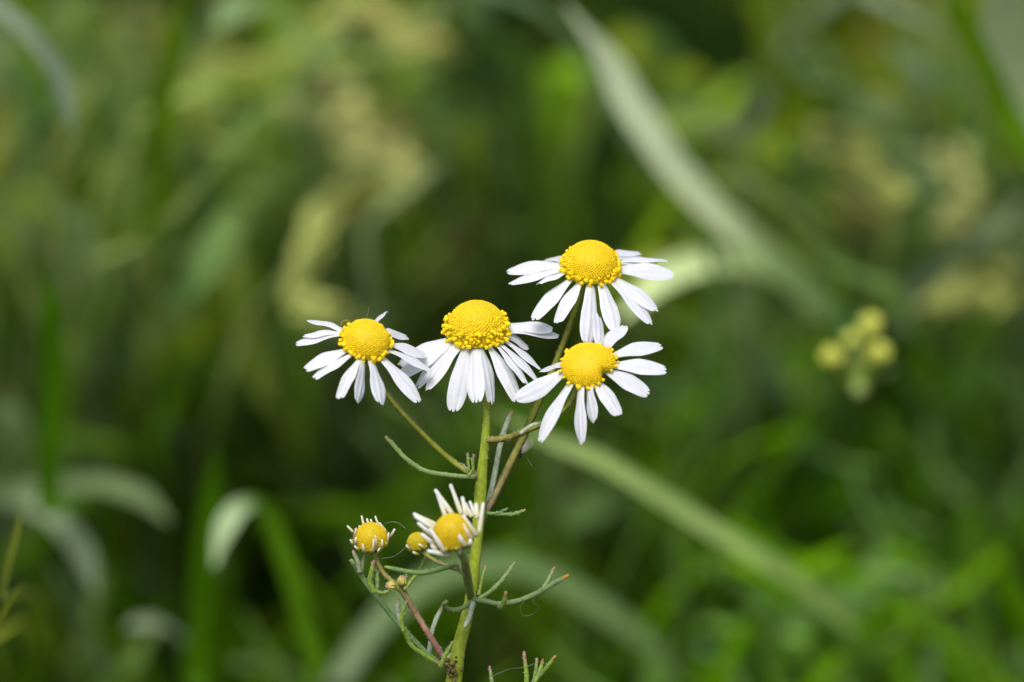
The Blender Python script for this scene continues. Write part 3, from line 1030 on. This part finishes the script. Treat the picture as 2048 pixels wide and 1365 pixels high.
        wr = max(wr, wa)
        V, F, C = petal_mesh(b, t2, n, a, wr, wa, opt.get('bend', .04), opt.get('curve', 0), opt.get('notch'), seed=i * 13 + int(cx))
        pm = MB()
        pm.add([C2W(q) for q in V], F, C)
        pm.build('petal', M_petal, head, o3)
    return c, n, ax, ay, dome, head, o3


flower(1181, 536, 5, 55, 52, 38, 2, [
    (1238, 538, 1350, 549, 34), (1234, 524, 1317, 527, 12), (1240, 521, 1334, 519, 10), (1228, 507, 1281, 503, 18), (1230, 513, 1287, 512, 14),
    (1130, 518, 1092, 518, 13), (1124, 528, 1014, 541, 25), (1126, 536, 1017, 567, 22), (1128, 544, 1074, 568, 13),
    (1138, 557, 1064, 640, 27), (1156, 566, 1113, 646, 30), (1182, 572, 1173, 690, 37), (1205, 567, 1230, 664, 36), (1228, 562, 1304, 650, 25), (1233, 556, 1315, 622, 28)],
    plab='topmost flower head, with its petals spread')
flower(953, 669, 2, 60, 68, 27, 0, [
    (1010, 652, 1107, 656, 26, {'dz': -1}), (1010, 657, 1119, 670, 20, {'dz': -2.5}), (1012, 668, 1057, 692, 14), (1010, 676, 1083, 739, 15), (1002, 684, 1081, 767, 17), (996, 688, 1055, 768, 13),
    (983, 693, 1037, 802, 29, {'dz': 1.5}), (966, 695, 985, 808, 26, {'dz': 1.2}), (949, 696, 953, 807, 37, {'dz': 2.6}), (932, 695, 906, 826, 41, {'dz': 1}), (917, 691, 852, 780, 23, {'dz': 2}), (908, 688, 831, 775, 25, {'dz': .5}),
    (901, 682, 802, 750, 33), (895, 674, 797, 728, 22)], plab='middle flower head, with a tall disc and drooping petals', openfrac=.42)
flower(731, 686, -5, 47, 43, 46, 14, [
    (683, 657, 617, 640, 14), (680, 662, 606, 670, 13), (680, 664, 589, 686, 16), (690, 699, 610, 738, 28), (700, 709, 627, 756, 22), (714, 721, 678, 797, 25), (728, 723, 717, 805, 22),
    (746, 723, 764, 809, 25), (767, 716, 840, 804, 27), (778, 698, 864, 741, 15), (778, 685, 852, 708, 17, {'curve': .06}), (768, 665, 812, 671, 19), (747, 648, 763, 628, 10)],
    plab='leftmost flower head, smaller and tilted', nbud=720, openfrac=.24)


def kidney(ph, u):
    # the notch where a bite of the disc is missing, towards the lower right of the view
    d = math.atan2(math.sin(ph - NOTCH), math.cos(ph - NOTCH))
    k = 1 - .36 * math.exp(-(d / .24) ** 2) * max(0, 1 - u * 1.5)
    d2 = math.atan2(math.sin(ph - NOTCH - LOB), math.cos(ph - NOTCH - LOB))
    return k * (1 + .17 * math.exp(-(d2 / .6) ** 2) * (1 - u))


_c, _n_, _ax, _ay = head_frame(1175, 731, -6, 56, -8)
_t = Vector((cos_ := math.cos(R(-40)), math.sin(R(-40)), 0))
NOTCH = math.atan2(_t.dot(_ay), _t.dot(_ax))
_t2 = Vector((math.cos(R(22)), math.sin(R(22)), 0))
LOB = math.atan2(_t2.dot(_ay), _t2.dot(_ax)) - NOTCH
flower(1174, 733, -6, 50, 34, 54, -8, [
    (1201, 693, 1197, 628, 26, {'dz': -5}), (1214, 694, 1247, 650, 28, {'dz': -5}), (1226, 709, 1325, 689, 26), (1228, 729, 1335, 739, 31), (1217, 741, 1300, 788, 34), (1192, 760, 1239, 832, 32),
    (1176, 770, 1187, 845, 24), (1158, 776, 1162, 889, 26), (1137, 768, 1077, 884, 28), (1125, 741, 1030, 798, 36, {'curve': -.06}), (1124, 729, 1085, 739, 12)],
    plab='right flower head, its disc notched like a kidney', nbud=820, openfrac=.12, shape=kidney)


# half-opened heads: short rolled petals standing up round the disc
def young(cx, cy, z, r_px, h_px, elev, lean, spikes, lab, nbud, cream, zpet, bracts=12, tint=(.82, .82, .9), flat=.8):
    c, n, ax, ay, dome, head, o3 = flower(cx, cy, z, r_px, h_px, elev, lean, [], nbud=nbud, openfrac=0, plab=lab, bud_r=.95, tint=tint)
    for i, (bx, by, tx, ty, w) in enumerate(spikes):
        b = Vector(((bx - 1024) * PX * Z(z), (682.5 - by) * PX * Z(z), 0))
        t2 = Vector(((tx - 1024) * PX * Z(z), (682.5 - ty) * PX * Z(z), 0))
        dx, dy = b.x - c.x, b.y - c.y
        q = math.sqrt(max(0, (r_px * PX) ** 2 * 1.02 - dx * dx - dy * dy))
        front = by > cy - r_px * zpet
        b.z = c.z + (q if front else -q * .7) + (.0004 if front else 0)
        t2.z = b.z + (.0006 if front else -.0004)
        m_ = (b + t2) * .5 + Vector((0, 0, .0003 if front else 0))
        path = spline([tuple(b), tuple(m_), tuple(t2)], 5)
        path = [C2W(Vector(p)) for p in path]
        k = len(path)
        rad = [w * PX * .5 * (.75 + .25 * math.sin(math.pi * min(1, j / (k - 1) + .3))) for j in range(k)]
        rad[-1] *= .85
        pm = MB()
        tube(pm, path, rad, grad(k, tuple(x * y for x, y in zip(cream, (.85, .82, .55))), cream, (.80, .80, .78)), 8, .06, None, flat, .03)
        pm.build('petal', M_petal, head, o3)
    bm_ = MB()
    for k in range(bracts):                       # yellowish bracts round the cup
        ph = 2 * math.pi * k / bracts
        d = ax * math.cos(ph) + ay * math.sin(ph)
        p0 = c + d * r_px * PX * .55 - n * r_px * PX * .42
        p1 = c + d * r_px * PX * 1.0 - n * r_px * PX * .1
        p2 = c + d * r_px * PX * 1.04 + n * r_px * PX * .16
        path = [C2W(Vector(p)) for p in spline([tuple(p0), tuple(p1), tuple(p2)], 4)]
        tube(bm_, path, [r_px * PX * .13] * len(path), grad(len(path), (.2, .25, .02), (.36, .34, .05)), 6, 0, None, .6)
    bm_.build('bracts', M_stem, head, o3)


def zz(ox, oy, s, items, w):
    return [(ox + a * s, oy + b_ * s, ox + c_ * s, oy + d_ * s, w * random.uniform(.9, 1.2)) for a, b_, c_, d_ in items]


CREAM = (.70, .64, .42)
young(742, 1081, -3, 33, 35, 40, -4, zz(690, 1020, .1465, [
    (255, 215, 225, 85), (325, 215, 295, 125), (378, 215, 348, 135), (465, 235, 410, 90), (560, 300, 470, 180), (612, 380, 680, 260), (582, 460, 597, 310), (112, 305, 30, 220), (122, 375, 155, 250),
    (178, 305, 195, 220), (150, 475, 152, 370), (122, 482, 75, 405), (195, 548, 135, 490), (282, 580, 240, 460), (390, 570, 395, 400), (440, 510, 420, 350), (510, 530, 510, 405), (450, 590, 470, 520)], 5.2),
    'half-opened flower head at the lower left with short cream petals', 520, CREAM, .25)
young(907, 1072, -15, 38, 46, 44, -14, zz(820, 960, .1245, [
    (690, 570, 405, 165), (575, 600, 440, 240), (830, 560, 650, 80), (905, 580, 840, 280), (990, 600, 885, 375), (1050, 580, 962, 350), (1075, 620, 1060, 385), (1105, 860, 1175, 375), (1075, 910, 850, 570),
    (985, 945, 845, 700), (890, 1065, 755, 825), (795, 1195, 785, 960), (955, 1065, 975, 955), (450, 745, 55, 550), (400, 790, 80, 590), (385, 905, 130, 690), (565, 1155, 325, 785), (430, 1065, 190, 870),
    (650, 1212, 285, 1140), (465, 1155, 345, 1050)], 9.5),
    'half-opened flower head before the stem with rolled white petals', 620, (.80, .78, .66), .1, flat=.5)
young(836, 1088, -5, 21, 23, 35, -6, [(822, 1102, 813, 1090, 6), (838, 1110, 826, 1104, 7), (852, 1098, 838, 1088, 7), (850, 1080, 846, 1068, 5), (856, 1090, 856, 1076, 5)],
      'round yellow bud behind the half-opened head', 300, (.5, .46, .12), .2, 9, (.66, .72, 1))


def small_bud(x, y, z, r, ax2, lab):
    q = P(x, y, Z(z))
    d = cam2world(Vector((ax2[0], ax2[1], .3)).normalized())
    mb = MB()
    blob(mb, q, r * PX, (.4, .36, .06), ICO2, d, 1.25, .05)
    for k in range(9):
        a = 2 * math.pi * k / 9
        e1 = d.cross(Vector((.2, .9, .4))).normalized(); e2 = d.cross(e1)
        s = e1 * math.cos(a) + e2 * math.sin(a)
        path = spline([tuple(q - d * r * PX * .9 + s * r * PX * .5), tuple(q + s * r * PX * 1.0), tuple(q + d * r * PX * 1.2 + s * r * PX * .35)], 4)
        tube(mb, path, [r * PX * .2] * len(path), grad(len(path), (.22, .28, .03), (.45, .4, .1), (.42, .26, .16)), 6, 0, None, .7)
    o = mb.build('flower_bud', M_stem, plant)
    o['label'] = lab


small_bud(783, 1172, -5, 9, (-.9, .1), 'tiny pinkish bud on the side stalk, pointing left')
small_bud(804, 1163, -4, 9, (.1, 1), 'tiny yellowish bud on the side stalk, pointing up')

# ------------------------------------------------------------------ small visitors and threads
mg = empty('midge', P(1043, 908, Z(2)))
tag(mg, 'tiny dark midge with clear wings clinging to the stalk below the right flower', 'insect')
mb = MB()
path = [P(1039, 917, Z(1.5)), P(1042, 911, Z(1)), P(1043, 905, Z(1)), P(1044, 898, Z(1.5)), P(1045, 892, Z(1.8))]
path = [Vector(p) for p in spline([tuple(p) for p in path], 4)]
tube(mb, path, list(np.interp(np.linspace(0, 1, len(path)), [0, .12, .3, .4, .7, 1], [1.2, 2.2, 1.2, 2.6, 2.2, .8] )* PX), grad(len(path), (.012, .01, .008), (.03, .03, .02), (.16, .15, .08)), 10)
mb.build('body', M_insect, mg)
lg = MB()
for k, (x, y, x2, y2) in enumerate([(1042, 910, 1034, 912), (1042, 907, 1033, 903), (1043, 904, 1036, 896), (1041, 912, 1046, 920), (1043, 908, 1050, 914), (1038, 918, 1034, 924)]):
    pth = spline([tuple(P(x, y, Z(1))), tuple(P((x + x2) / 2, (y + y2) / 2 - 2, Z(.6))), tuple(P(x2, y2, Z(2)))], 4)
    tube(lg, pth, [.5 * PX] * len(pth), [(.02, .018, .012)] * len(pth), 5)
lg.build('legs', M_insect, mg)
for (x0, y0, x1, y1, w, zz_) in [(1044, 908, 1066, 877, 17, 1.6), (1044, 907, 1057, 886, 11, .6)]:
    mb = MB()
    A, B = P(x0, y0, Z(zz_)), P(x1, y1, Z(zz_ + 1))
    ax_ = (B - A).normalized(); sd = ax_.cross(FWD).normalized()
    L = (B - A).length
    V, F = [], []
    for j in range(13):
        t = j / 12
        hw = w * PX * .5 * math.sin(math.pi * min(1, t ** 1.5 * .93 + .04)) ** .6
        for s in (-1, 0, 1):
            V.append(A + ax_ * L * t + sd * (s * hw) - FWD * (.00015 * (1 - abs(s))))
    for j in range(12):
        for k in range(2):
            F.append((j * 3 + k, j * 3 + k + 1, j * 3 + k + 4, j * 3 + k + 3))
    mb.add(V, F, (.5, .5, .45))
    mb.build('wing', M_wing, mg)

THREADS = [
    ('fine silk thread from the half-opened heads, sagging to the left', [(830, 1078, -6), (815, 1092, -6), (790, 1112, -5), (762, 1118, -4)], 1.1, (.4, .44, .4)),
    ('fine silk thread curling right of the small half-opened head', [(768, 1048, -3), (785, 1044, -4), (800, 1048, -4), (812, 1058, -4)], 1.1, (.4, .44, .4)),
    ('tangled brown thread hanging under the right needle leaf', [(1070, 1188, -5), (1066, 1205, -5), (1078, 1214, -5), (1066, 1228, -4), (1048, 1232, -4), (1040, 1216, -4), (1048, 1203, -4)], 1.2, (.25, .22, .1)),
    ('silk thread across the tips of the bottom right leaf', [(979, 1356, -3), (1015, 1340, -3), (1050, 1334, -4), (1085, 1322, -4)], 1.0, (.3, .34, .28)),
    ('thin dry fibre standing up from the leftmost flower head', [(733, 638, -6), (735, 628, -6), (738, 616, -6)], 1.6, (.22, .22, .1)),
    ('thin dry fibre lying on the left flower beside its right petals', [(783, 681, -5), (793, 683, -4), (804, 686, -4)], 1.6, (.2, .17, .08)),
    ('yellow wiry fibre looped over the upper left rim of the leftmost disc', [(681, 650, -5), (684, 645, -4), (692, 641, -4), (699, 643, -4), (701, 647, -5)], 2.6, (.5, .42, .02)),
    ('silk thread below the midge and its stalk', [(1050, 910, 1), (1058, 922, 1), (1065, 934, 1)], 1.1, (.3, .33, .27)),
    ('silk thread behind the upper right petal of the right flower', [(1228, 692, -2), (1242, 692, -2), (1256, 693, -2)], 1.3, (.32, .34, .24)),
]
for lab, pts, w, c in THREADS:
    mb = MB()
    path = [P(x, y, Z(z)) for x, y, z in pts]
    pth = spline([tuple(p) for p in path], 6)
    tube(mb, pth, [w * .3 * PX] * len(pth), [tuple(x * .7 for x in c)] * len(pth), 5)
    nm = 'plant_fibre' if 'fibre' in lab else 'silk_thread'
    tag(mb.build(nm, M_silk, origin=path[0]), lab, 'fibre' if 'fibre' in lab else 'thread')
